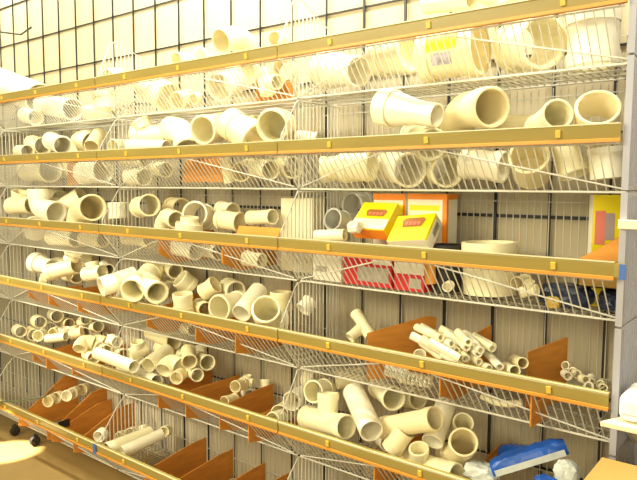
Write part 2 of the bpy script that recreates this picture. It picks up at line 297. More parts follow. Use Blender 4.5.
OFF = {0: (0.0272, -0.0331, -0.0043), 1: (-0.0292, 0.0109, 0.0225), 2: (-0.0294, 0.0135, 0.0337), 3: (0.0133, -0.0114, 0.0006), 4: (-0.0, 0.0268, 0.0104), 9: (0.0147, -0.0187, -0.0066), 10: (0.0292, -0.0078, 0.0037), 11: (0.0005, 0.0072, 0.002), 16: (-0.0147, 0.0192, 0.007), 17: (-0.0271, 0.0435, 0.0108), 18: (0.0176, 0.0251, 0.02), 19: (-0.0168, 0.0052, 0.0056), 20: (0.0225, 0.0151, 0.002), 22: (0.0095, -0.0052, -0.0003), 23: (-0.0106, 0.0064, 0.0006), 24: (0.03, -0.018, 0.0024), 25: (0.0042, -0.0198, 0.0007), 26: (-0.0097, 0.0211, -0.0366), 27: (0.0111, -0.0047, -0.0004), 28: (-0.0335, 0.0079, 0.0288), 30: (0.0966, -0.033, -0.0358), 31: (-0.0056, 0.0382, 0.0053), 33: (-0.0204, 0.0043, -0.0088), 34: (0.0533, -0.021, 0.0264), 35: (-0.0252, 0.0099, -0.037), 36: (0.0416, -0.0241, -0.0407), 38: (0.0034, -0.0048, -0.018), 39: (-0.0394, 0.0004, -0.0059), 40: (-0.0029, 0.004, -0.0189), 41: (0.0366, -0.0045, -0.0217), 42: (-0.0035, 0.0011, -0.0002), 43: (-0.01, 0.0063, -0.0007), 44: (0.0144, -0.0258, -0.0015), 45: (0.0572, -0.0305, -0.0204), 46: (0.012, 0.0019, 0.0045), 47: (0.0006, 0.0011, 0.0001), 48: (-0.002, 0.0202, 0.0024), 49: (0.0326, -0.0868, 0.028), 50: (-0.0194, 0.0355, -0.0056), 51: (0.0038, 0.0318, 0.0081), 52: (-0.0101, 0.0213, 0.003), 53: (-0.0156, 0.0388, -0.0071), 54: (-0.0047, -0.0335, -0.0007), 56: (-0.0246, 0.0514, -0.0165), 57: (0.0032, -0.003, 0.0028), 59: (-0.0056, 0.0124, 0.0159), 60: (0.01, 0.0105, 0.0041), 61: (0.0012, -0.0023, -0.0016), 62: (0.0073, -0.0236, -0.0023), 63: (0.0005, 0.0056, 0.0021), 64: (0.0307, -0.011, 0.0008), 65: (0.0272, -0.0265, 0.0026), 66: (-0.0139, 0.0213, -0.0162), 67: (-0.0041, 0.0056, 0.0074), 68: (-0.0046, 0.0017, 0.0), 69: (-0.0206, 0.0179, 0.001), 70: (-0.0128, 0.016, 0.0004), 72: (0.0199, -0.0243, 0.0005), 74: (0.1115, -0.0564, 0.0033), 76: (0.0006, -0.0006, 0.005), 77: (-0.0035, 0.0014, -0.0007), 78: (0.007, -0.007, -0.0003), 79: (-0.005, 0.0006, -0.0009), 80: (0.0045, -0.0004, 0.0009), 81: (-0.0116, 0.0012, 0.0103), 83: (0.0038, -0.0053, 0.0002), 84: (0.0073, -0.0006, 0.0015), 85: (-0.0101, 0.0321, -0.0027), 86: (-0.0021, 0.0049, -0.0067), 87: (0.0015, -0.004, -0.0009), 91: (-0.0033, 0.0062, 0.0004), 92: (0.0032, -0.0061, -0.0003), 93: (0.0151, -0.0271, 0.0029), 95: (0.0615, -0.0793, 0.0635), 96: (0.0106, -0.0111, 0.0007), 97: (-0.0107, 0.0114, -0.0006), 98: (0.0083, -0.0032, 0.001), 99: (-0.0227, 0.0566, 0.0317), 100: (-0.0135, 0.0247, -0.0027), 101: (0.0726, -0.0691, 0.011), 102: (0.0937, -0.0768, -0.0072), 103: (0.0045, 0.0368, -0.0002), 104: (0.003, -0.0011, -0.0006), 105: (-0.0129, 0.0108, -0.0168), 106: (-0.0003, -0.0262, 0.0041), 107: (0.0035, 0.0058, 0.0161), 109: (0.0073, -0.0074, 0.0174), 110: (0.0103, -0.0118, -0.0011), 111: (-0.0134, 0.0169, 0.0005), 112: (0.0258, -0.0112, 0.075), 113: (0.0813, -0.0115, 0.0003), 114: (-0.0079, 0.0293, -0.0208), 115: (-0.0047, 0.0221, -0.0205), 117: (-0.0152, 0.0107, -0.0027), 121: (-0.0006, -0.0006, -0.0006), 122: (-0.0025, 0.0095, 0.0002), 123: (-0.012, 0.0278, -0.0042), 124: (-0.0225, 0.0104, -0.0023), 125: (-0.0075, 0.0272, 0.0057), 126: (0.0337, 0.0044, -0.0292), 127: (-0.0196, 0.0306, -0.0353), 128: (-0.0032, 0.0086, 0.0054), 129: (0.0013, 0.0212, -0.0047), 130: (-0.0107, 0.0283, -0.0231), 131: (0.0038, 0.0018, 0.0108), 132: (0.0102, -0.0002, 0.0099), 133: (0.015, -0.0452, 0.0423), 134: (0.0126, -0.0234, 0.0214), 135: (0.0083, -0.0388, 0.027), 136: (0.0056, -0.0343, 0.0153), 137: (0.0255, -0.0518, 0.0219), 138: (0.0239, -0.0242, -0.0057), 139: (0.0088, -0.0061, 0.0075), 140: (0.0166, 0.0113, 0.0115), 141: (0.0163, 0.0242, 0.0379), 142: (0.0025, 0.0172, -0.0067), 143: (-0.0014, -0.0073, 0.0081), 144: (-0.0133, -0.0223, 0.002), 145: (-0.0048, 0.0077, -0.0003), 146: (-0.0036, 0.0141, -0.005), 147: (-0.0007, -0.0052, 0.0032), 149: (0.0084, -0.0166, 0.0023), 150: (-0.0054, 0.003, -0.0003), 151: (0.0043, 0.0016, -0.0011), 153: (0.0013, -0.004, 0.0009), 154: (0.0016, -0.0256, 0.007), 155: (-0.0072, 0.0101, -0.0284), 156: (0.009, -0.0141, 0.0326), 157: (-0.0078, 0.0067, -0.0303), 158: (0.0089, -0.0152, 0.0398), 159: (0.0377, -0.0178, -0.0107), 160: (0.0084, -0.0044, 0.0151), 162: (0.0135, -0.0071, 0.023), 163: (0.0044, -0.0031, 0.0012), 164: (-0.0069, 0.0053, 0.0102), 165: (0.007, -0.0267, -0.0132), 166: (0.0266, -0.0153, 0.0096), 167: (-0.0097, 0.0091, 0.003), 168: (-0.0005, -0.0147, -0.0099), 169: (0.0217, -0.0076, 0.0269), 171: (0.0119, -0.0264, 0.0258), 172: (0.0634, -0.034, -0.0075), 173: (-0.0204, 0.0264, 0.0019), 174: (0.1399, -0.0638, 0.031), 175: (0.0049, -0.0263, 0.0414), 176: (0.011, -0.0258, 0.0081), 177: (0.0106, 0.0141, -0.037), 178: (-0.0162, 0.0, -0.0041), 179: (0.0556, -0.0308, 0.0527), 180: (0.0185, 0.019, -0.0042), 181: (-0.022, 0.0212, -0.0037), 182: (0.0043, 0.005, -0.0121), 183: (-0.0049, 0.0062, 0.0084), 184: (0.0012, 0.0016, 0.0137), 185: (-0.055, 0.034, -0.0304), 186: (-0.0124, 0.0079, -0.0035), 187: (-0.0325, 0.0145, -0.0183), 188: (0.0307, -0.0136, -0.0129), 189: (0.0481, -0.026, 0.0345), 190: (0.0233, -0.0276, 0.0104), 191: (-0.0081, 0.0226, -0.0289), 192: (0.0036, -0.0064, 0.0125), 193: (-0.0117, 0.0459, -0.014), 194: (-0.0132, 0.0106, -0.0223), 195: (0.0025, -0.0122, -0.0008), 196: (-0.0032, 0.0054, -0.0124), 197: (-0.008, 0.0216, -0.0086), 198: (0.0243, -0.0169, 0.0071), 200: (-0.0071, 0.0114, -0.0048), 201: (0.0039, -0.0227, 0.0108), 202: (-0.0139, 0.0213, -0.0147), 203: (0.0147, -0.0272, -0.019), 204: (-0.0012, 0.0365, -0.0422), 205: (-0.0159, 0.0264, -0.0162), 206: (0.0024, 0.0225, -0.0004), 207: (0.0026, 0.0128, 0.0067), 209: (-0.0557, 0.0486, -0.0284), 210: (0.0, 0.0018, -0.0006), 211: (0.0134, -0.013, 0.0043), 212: (-0.0299, 0.0087, -0.009), 213: (0.0319, -0.0077, 0.0099), 214: (-0.0016, -0.0024, -0.0006), 215: (-0.0147, 0.0153, -0.0049), 216: (0.0109, -0.0051, 0.0036), 218: (-0.0118, 0.0054, -0.0038), 220: (-0.0196, 0.0096, -0.0062), 221: (-0.0124, 0.0054, -0.0039)}
SKIP = set()
# ---------------------------------------------------------------- materials
def mat(name, col, rough=.5, var=.0, scale=8, metal=0, bump=0, spec=.5, trans=0, alpha=1, stretch=None, sss=0):
    m = bpy.data.materials.new(name); m.use_nodes = True
    nt = m.node_tree; b = nt.nodes['Principled BSDF']
    b.inputs['Base Color'].default_value = (*col, 1); b.inputs['Roughness'].default_value = rough
    b.inputs['Metallic'].default_value = metal; b.inputs['Specular IOR Level'].default_value = spec
    b.inputs['Transmission Weight'].default_value = trans; b.inputs['Alpha'].default_value = alpha
    if var or bump:
        tc = nt.nodes.new('ShaderNodeTexCoord'); n = nt.nodes.new('ShaderNodeTexNoise')
        n.inputs['Scale'].default_value = scale; n.inputs['Detail'].default_value = 4
        src = tc.outputs['Object']
        if stretch:
            mp = nt.nodes.new('ShaderNodeMapping'); mp.inputs['Scale'].default_value = stretch
            nt.links.new(src, mp.inputs['Vector']); src = mp.outputs['Vector']
        nt.links.new(src, n.inputs['Vector'])
        if var:
            r = nt.nodes.new('ShaderNodeValToRGB')
            r.color_ramp.elements[0].position = .3; r.color_ramp.elements[1].position = .7
            r.color_ramp.elements[0].color = (*[c*(1-var) for c in col], 1)
            r.color_ramp.elements[1].color = (*[min(1, c*(1+var)) for c in col], 1)
            nt.links.new(n.outputs['Fac'], r.inputs['Fac']); nt.links.new(r.outputs['Color'], b.inputs['Base Color'])
        if bump:
            bp = nt.nodes.new('ShaderNodeBump'); bp.inputs['Strength'].default_value = bump; bp.inputs['Distance'].default_value = .01
            nt.links.new(n.outputs['Fac'], bp.inputs['Height']); nt.links.new(bp.outputs['Normal'], b.inputs['Normal'])
    return m
M = dict(
    pvc=mat('cream_plastic', (.90, .83, .56), .38, .04, 14),
    pvc2=mat('ivory_plastic', (.88, .77, .48), .40, .05, 14),
    pvc3=mat('white_plastic', (.92, .86, .67), .35, .03, 14),
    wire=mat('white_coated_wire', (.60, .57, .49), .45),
    wire_shaded=mat('shaded_coated_wire', (.46, .43, .36), .5),  # same white coating, darkened: shade of the recess put into the colour
    rail=mat('gold_price_rail', (.32, .245, .065), .32, .10, 5, spec=.6, stretch=(.6, 4, 4)),
    lip=mat('orange_rail_lip', (.60, .25, .03), .45),
    edge=mat('pale_rail_edge', (.66, .58, .36), .35),
    clip=mat('yellow_clip', (.68, .47, .07), .4),
    tape=mat('blue_tape', (.05, .13, .42), .5),
    card=mat('orange_brown_cardboard', (.62, .25, .035), .8, .14, 9, bump=.15, stretch=(1, 1, 5)),
    card2=mat('ochre_cardboard', (.42, .25, .06), .8, .10, 6, bump=.1),
    cardd=mat('torn_cardboard_edge', (.62, .36, .12), .85),
    wall=mat('painted_wall', (.46, .385, .255), .8, .03, 2),
    floor=mat('tan_floor', (.27, .175, .06), .45, .12, 2.5),
    black=mat('black_grid_bar', (.012, .011, .012), .45),
    dark=mat('dark_rubber', (.02, .018, .016), .55),
    panel=mat('lilac_white_panel', (.37, .36, .41), .55, .03, 6),
    yellow=mat('yellow_carton', (.90, .72, .0), .42),
    orange=mat('orange_carton', (.86, .26, .015), .45),
    white=mat('white_carton', (.85, .80, .66), .5, .03, 20),
    red=mat('red_carton', (.62, .02, .03), .5),
    grey=mat('grey_print', (.42, .38, .32), .5, .2, 60),
    brown=mat('brown_print', (.38, .14, .03), .5),
    pink=mat('pink_print', (.80, .22, .16), .5),
    mauve=mat('mauve_print', (.42, .32, .34), .5),
    purple=mat('violet_print', (.48, .44, .52), .5, .4, 60),
    green=mat('green_sticker', (.10, .36, .10), .5),
    blue=mat('blue_wrapper', (.012, .10, .50), .32, .25, 18, bump=.35),
    bluew=mat('white_wrapper', (.72, .76, .74), .35, .1, 20, bump=.5),
    navy=mat('navy_wrapper', (.02, .03, .07), .3, .5, 25, bump=.5),
    gold=mat('gold_wrapper', (.55, .36, .06), .35, .3, 25),
    clear=mat('frosted_plastic', (.80, .78, .70), .25, 0, trans=.45),
    gloss=mat('glossy_white_plastic', (.86, .85, .84), .2),
    board=mat('cream_board', (.80, .72, .50), .5),
    rod=mat('dark_green_rod', (.10, .11, .05), .5),
)
# ---------------------------------------------------------------- mesh helpers
class MB:
    def __init__(s): s.v = []; s.f = []; s.mi = []
    def add(s, vs, fs, mi=0):
        b = len(s.v); s.v += [V(p) for p in vs]; s.f += [tuple(b+i for i in f) for f in fs]; s.mi += [mi]*len(fs)
    def box(s, lo, hi, mi=0):
        x0, y0, z0 = lo; x1, y1, z1 = hi
        s.add([(x0,y0,z0),(x1,y0,z0),(x1,y1,z0),(x0,y1,z0),(x0,y0,z1),(x1,y0,z1),(x1,y1,z1),(x0,y1,z1)],
              [(0,3,2,1),(4,5,6,7),(0,1,5,4),(1,2,6,5),(2,3,7,6),(3,0,4,7)], mi)
    def obox(s, o, a, b, c, mi=0):
        o, a, b, c = V(o), V(a), V(b), V(c)
        if a.cross(b).dot(c) < 0: a, b = b, a
        s.add([o, o+a, o+a+b, o+b, o+c, o+a+c, o+a+b+c, o+b+c],
              [(0,3,2,1),(4,5,6,7),(0,1,5,4),(1,2,6,5),(2,3,7,6),(3,0,4,7)], mi)
    def prism(s, poly, axis_vec, mi=0):
        n = len(poly); a = V(axis_vec); P = [V(p) for p in poly]
        nrm = V((0, 0, 0))
        for i in range(n): nrm += P[i].cross(P[(i+1) % n])
        if nrm.dot(a) > 0: P.reverse()
        s.add(P+[p+a for p in P], [tuple(range(n)), tuple(range(2*n-1, n-1, -1))]+[((i+1) % n, i, n+i, n+(i+1) % n) for i in range(n)], mi)
    def wire(s, pts, r, n=4, mi=0):
        P = [V(p) for p in pts]; rings = []
        vs = []; fs = []
        for i, p in enumerate(P):
            t = ((P[min(i+1, len(P)-1)]-P[i]).normalized()+(P[i]-P[max(i-1, 0)]).normalized()).normalized()
            a = t.cross(V((0, 0, 1)) if abs(t.z) < .95 else V((1, 0, 0))).normalized(); b = t.cross(a)
            vs += [p+(a*math.cos(2*PI*(k+.5)/n)+b*math.sin(2*PI*(k+.5)/n))*r for k in range(n)]
        m = len(P)
        for i in range(m-1):
            for k in range(n):
                fs.append((i*n+k, i*n+(k+1) % n, (i+1)*n+(k+1) % n, (i+1)*n+k))
        fs.append(tuple(range(n-1, -1, -1))); fs.append(tuple((m-1)*n+k for k in range(n)))
        s.add(vs, fs, mi)
    def tube(s, P, ro, ri, n=24, mi=0, closed_end=False):
        """hollow tube along P with outer and inner radii per point; closed_end puts a floor in at the last point"""
        m = len(P); frames = []; a = None
        for i in range(m):
            t = ((P[min(i+1, m-1)]-P[i]).normalized()+(P[i]-P[max(i-1, 0)]).normalized()).normalized()
            if a is None: a = t.cross(V((0, 0, 1)) if abs(t.z) < .9 else V((1, 0, 0))).normalized()
            else: a = (a-t*a.dot(t)).normalized()
            frames.append((a.copy(), t.cross(a)))
        def ring(i, r): return [P[i]+(frames[i][0]*math.cos(2*PI*k/n)+frames[i][1]*math.sin(2*PI*k/n))*r for k in range(n)]
        rings = []
        if closed_end:
            t = (P[-1]-P[-2]).normalized()
            for i in range(m): rings.append(ring(i, ro[i]))
            inner = []
            for i in range(m):
                inner.append(ring(i, ri[i]))
            inner[-1] = [p-t*ro[-1]*.12 for p in inner[-1]]
            rings = rings[::-1]+inner
        else:
            rings = [ring(i, ro[i]) for i in range(m-1, -1, -1)]+[ring(i, ri[i]) for i in range(m)]
        vs = [p for r in rings for p in r]; fs = []
        K = len(rings)
        for j in range(K-1 if closed_end else K):
            j2 = (j+1) % K
            for k in range(n): fs.append((j*n+k, j*n+(k+1) % n, j2*n+(k+1) % n, j2*n+k))
        if closed_end:
            fs.append(tuple(range(n-1, -1, -1))); fs.append(tuple((K-1)*n+k for k in range(n)))
        s.add(vs, fs, mi)
    def build(s, name, mats, parent=None, smooth=None, bevel=0):
        if not isinstance(mats, (list, tuple)): mats = [mats]
        me = bpy.data.meshes.new(name); o = bpy.data.objects.new(name, me); COL.objects.link(o)
        org = V((0, 0, 0))
        if parent is not None:
            o.parent = parent; org = world_loc(parent)
        me.from_pydata([v-org for v in s.v], [], s.f)
        for m in mats: me.materials.append(m)
        for i, p in enumerate(me.polygons): p.material_index = s.mi[i]
        bm = bmesh.new(); bm.from_mesh(me); bmesh.ops.recalc_face_normals(bm, faces=bm.faces)
        if smooth:
            for f in bm.faces: f.smooth = True
            for e in bm.edges: e.smooth = e.calc_face_angle(0) < smooth
        bm.to_mesh(me); bm.free()
        if bevel:
            md = o.modifiers.new('bevel', 'BEVEL'); md.width = bevel; md.segments = 2; md.limit_method = 'ANGLE'
        return o
def world_loc(o):
    p = V((0, 0, 0))
    while o is not None: p = p+o.location; o = o.parent
    return p
def thing(name, label, cat, loc, group=None):
    o = bpy.data.objects.new(name, None); COL.objects.link(o); o.location = loc; o.empty_display_size = .05
    return tag(o, label, cat, group)
def tag(o, label, cat, group=None):
    o['label'] = label; o['category'] = cat
    if group: o['group'] = group
    return o
def rebase(o):
    """puts a single mesh thing's origin at its base"""
    me = o.data; c = sum((v.co for v in me.vertices), V())/len(me.vertices); c.z = min(v.co.z for v in me.vertices)
    me.transform(Matrix.Translation(-c)); o.location = c
    return o
def struct(o): o['kind'] = 'structure'; return o

# ---------------------------------------------------------------- the room
b = MB(); b.box((-7, .0235, 0), (5, .13, 3.6)); struct(b.build('wall_back', M['wall']))
b = MB(); b.box((-7, -5, -.06), (5, .0235, 0)); struct(b.build('floor', M['floor']))

# black grid on the wall
g = thing('wall_grid', 'black wire wall grid of upright and level bars behind the shelves', 'wall grid', (-1.2, .015, 0))
for k in range(-25, 13):
    x = -.095+.1955*k
    b = MB(); h = .0046 if k > 0 else .0028; b.box((x-h, .006, .05), (x+h, .014, 3.1)); b.build('upright_bar', M['black'], g)
for z in (3.06, 2.80, 2.535, 2.30, 2.02, 1.745, 1.462, 1.148, .86, .56, .30):
    b = MB(); h = .0058 if z < 1.6 else .0029; b.box((-5.1, .0145, z-h), (2.3, .0225, z+h)); b.build('level_bar', M['black'], g)
hook = MB(); hook.wire([at(-14, 29.5, .02), at(0, 32, .06), at(21, 34.5, .10), at(31, 27.5, .12)], .006, 8)
tag(rebase(hook.build('wall_hook', M['black'], smooth=1)), 'dark bent hook sticking out of the wall grid above the top shelf', 'hook')

# ---------------------------------------------------------------- wire basket shelves
def side_poly(k):
    F, R, D, B = FLO[k], RAIL[k], FD[k], FB[k]
    if k == 0: return [(.012, F), (B, F), (D-.017, R-.03), (D-.017, R+.045), (.315, R+.20), (.27, R+.22), (.012, R+.10)]
    top = FLO[k-1]-.014
    if k == 5: return [(.012, F), (B, F), (D-.017, R-.03), (D-.017, R+.03), (.325, R+.175), (.28, top), (.012, top)]
    return [(.012, F), (B, F), (D-.017, R-.03), (D-.017, R+.045), (.30, R+.17), (.285, top), (.012, top)]
def cut(poly, d):
    zs = []
    n = len(poly)
    for i in range(n):
        (a, za), (c, zc) = poly[i], poly[(i+1) % n]
        if (a-d)*(c-d) <= 0 and abs(a-c) > 1e-9: zs.append(za+(zc-za)*(d-a)/(c-a))
    return (min(zs), max(zs)) if len(zs) > 1 else None
BAYNAME = {'near': 'near bay', 'middle': 'middle bay', 'far': 'far bay', 'end': 'the end bay'}
SHELF = {}
def make_shelf(k, bay):
    X, F, R, D, B = BAYX[bay], FLO[k], RAIL[k], FD[k], FB[k]
    t = thing('wire_shelf', f'white wire basket shelf with gold price rail, {ROW[k]} row of {BAYNAME[bay]}', 'wire shelf', (X+W/2, -.2, F), 'wire basket shelves along the wall')
    SHELF[(k, bay)] = t
    fr, fl, bk = MB(), MB(), MB()
    n = int(W/PITCHW)
    ztop = (FLO[k-1]-.012) if k else F+.14
    for i in range(n):
        x = X+(i+.5)*PITCHW
        fr.wire([(x, -D+.010, R-.028), (x, -B, F)], .0021)
        fl.wire([(x, -B+.003, F), (x, -.012, F)], .0021)
        bk.wire([(x, -.010, F+.004), (x, -.010, ztop)], .0021)
    x0, x1 = X+.006, X+W-.0105
    fr.wire([(x0, -B, F-.004), (x1, -B, F-.004)], .0036, 6)
    fr.wire([(x0, -D+.012, R-.029), (x1, -D+.012, R-.029)], .003, 6)
    for d in (.02, .10, .19): fl.wire([(x0, -d, F-.005), (x1, -d, F-.005)], .003, 6)
    for z in ((F+.10, ztop-.03) if k else (F+.13,)): bk.wire([(x0, -.0142, z), (x1, -.0142, z)], .0024)
    fr.build('front_wires', M['wire'], t); fl.build('floor_wires', M['wire_shaded'], t); bk.build('back_wires', M['wire_shaded'], t)
    for xa, xb in ((X+.02, X+.46), (X+W-.02, X+.66)):
        b = MB(); b.wire([(xa, -B-.010, F+.006), (xb, -D+.001, R-.031)], .0026, 6); b.build('brace_wire', M['wire'], t, smooth=1)
    # price rail: C channel with a hooked lip
    xa, xb = X+.003, X+W-.003
    b = MB(); b.prism([(xa, -D-.006, R-.018), (xa, -D-.011, R+.016), (xa, -D-.009, R+.020), (xa, -D+.010, R+.022), (xa, -D+.010, R+.018), (xa, -D-.004, R+.017), (xa, -D-.001, R-.018)], (xb-xa, 0, 0))
    rail = b.build('price_rail', M['rail'], t)
    b = MB(); b.prism([(xa, -D-.012, R-.026), (xa, -D-.012, R-.0175), (xa, -D-.009, R-.0165), (xa, -D+.006, R-.0185), (xa, -D+.006, R-.026)], (xb-xa, 0, 0)); b.build('rail_lip', M['lip'], rail)
    b = MB(); b.box((xa, -D-.012, R+.0205), (xb, -D-.006, R+.0235)); b.build('rail_edge', M['edge'], rail)
    for fx in (.2, .52, .86):
        b = MB(); b.obox((X+fx*W, -D-.0085, R-.009), (.013, 0, 0), (0, -.003, .019), (0, -.005, -.001)); b.build('price_clip', M['clip'], rail)
    # wire side panel standing at the bay's far end
    poly = side_poly(k); sp = MB(); rim = MB()
    xs = X-.0055
    d = .024
    while d < D-.02:
        zz = cut(poly, d)
        if zz and zz[1]-zz[0] > .01: sp.wire([(xs, -d, zz[0]), (xs, -d, zz[1])], .0026)
        d += .023
    pts = [(xs, -a, z) for a, z in poly]
    rim.wire(pts[1:]+[pts[0]], .0028, 6)
    if k == 0 and bay in ('far', 'end'): return t
    p = sp.build('side_panel', M['wire'], t); rim.build('panel_rim', M['wire'], p, smooth=1)
    return t
for k in range(6):
    for bay in ('near', 'middle', 'far', 'end'): make_shelf(k, bay)
b = MB(); b.box((-1.213, -.4655, .208), (-1.187, -.4632, .258)); b.build('blue_tape', M['tape'], SHELF[(5, 'middle')])
b = MB(); b.box((1.1965, -.410, 1.330), (1.226, -.4035, 1.368)); b.build('rail_extension', M['rail'], SHELF[(2, 'near')])
b = MB(); b.box((1.210, -.4125, 1.326), (1.227, -.4105, 1.366)); b.build('blue_tape', M['tape'], SHELF[(2, 'near')])
for px, py in ((15, 431), (35, 442)):
    p = at(px, py, .36); t = SHELF[(5, 'far')]
    c = MB(); c.wire([(p.x, p.y, .05), (p.x, p.y, FLO[5]-.006)], .008, 8); c.box((p.x-.017, p.y-.012, .034), (p.x-.013, p.y+.012, .062)); c.box((p.x+.013, p.y-.012, .034), (p.x+.017, p.y+.012, .062)); c.box((p.x-.017, p.y-.012, .060), (p.x+.017, p.y+.012, .065))
    co = c.build('caster', M['dark'], t)
    w_ = MB(); w_.tube([V((p.x-.011, p.y, .029)), V((p.x+.011, p.y, .029))], [.029, .029], [.008, .008], 20); w_.build('wheel', M['dark'], co, smooth=.6)

# end panel closing the near bay
ep = thing('end_screen', 'tall pale lilac panel closing the near end of the shelves', 'end panel', (1.215, -.2, 0))
zs = [.0, FLO[4], FLO[3], FLO[2], FLO[1], FLO[0], 2.4]
for i in range(6):
    b = MB(); D = .386
    z0, z1 = zs[i]+.003, zs[i+1]-.003
    b.box((1.203, -D, z0), (1.215, -.002, z1))
    s_ = b.build('panel_sheet', M['panel'], ep)
    for j in range(17):
        q = MB(); q.box((1.2152, -.372+j*.0215, z0+.01), (1.2175, -.368+j*.0215, z1-.01))
        if j == 0: rb = q
        else: rb.add(q.v, q.f)
    rb.build('ribs', M['panel'], s_)
    f_ = MB(); f_.box((1.2015, -D-.007, z0), (1.2185, -D-.0005, z1)); f_.build('panel_rim', M['panel'], s_)

# ---------------------------------------------------------------- pipe fittings
def smooth_path(P):
    if len(P) == 2:
        a, c = P; return [a, a.lerp(c, .33), a.lerp(c, .67), c]
    out = [P[0]]
    for i in range(1, len(P)-1):
        a, q, c = P[i-1], P[i], P[i+1]
        l = min((a-q).length, (c-q).length)*.62
        s, e = q+(a-q).normalized()*l, q+(c-q).normalized()*l
        for j in range(7):
            u = j/6; out.append(s*(1-u)**2+q*2*u*(1-u)+e*u*u)
    out.append(P[-1]); return out
def along(P, s0, s1):
    """the piece of polyline P between arc lengths s0 and s1"""
    L = [0]
    for i in range(len(P)-1): L.append(L[-1]+(P[i+1]-P[i]).length)
    def pt(s):
        if s <= 0: return P[0]+(P[0]-P[1]).normalized()*(-s)
        for i in range(len(P)-1):
            if s <= L[i+1]: return P[i].lerp(P[i+1], (s-L[i])/max(1e-9, L[i+1]-L[i]))
        return P[-1]
    return [pt(s0)]+[P[i] for i in range(len(P)) if s0 < L[i] < s1]+[pt(s1)], L[-1]
CATS = dict(pipe=('plastic_pipe', 'pipe'), coupling=('pipe_coupling', 'pipe fitting'), reducer=('pipe_reducer', 'pipe fitting'), elbow=('pipe_elbow', 'pipe fitting'),
            tee=('pipe_tee', 'pipe fitting'), wye=('pipe_wye', 'pipe fitting'), cap=('end_plug', 'pipe fitting'), bucket=('plastic_tub', 'tub'), slim=('plastic_pipe', 'pipe'), bushing=('pipe_bushing', 'pipe fitting'))
def world_paths(path, opt, off):
    o = V(off)
    P = [at(*p)+o for p in path]; BR = [[at(*p)+o for p in br] for br in opt.get('b', [])]
    return P, BR
def opt_scale(kind): return 1.0 if kind in ('pipe', 'cap', 'bucket', 'slim', 'bushing') else .97
def radius(path, r, kind, off):
    p = at(*path[0])+V(off)
    q = r*depth(p)/F_PX
    return q*opt_scale(kind)*(1.09 if path[0][0] < 300 and kind not in ('slim', 'bushing') else 1.0)
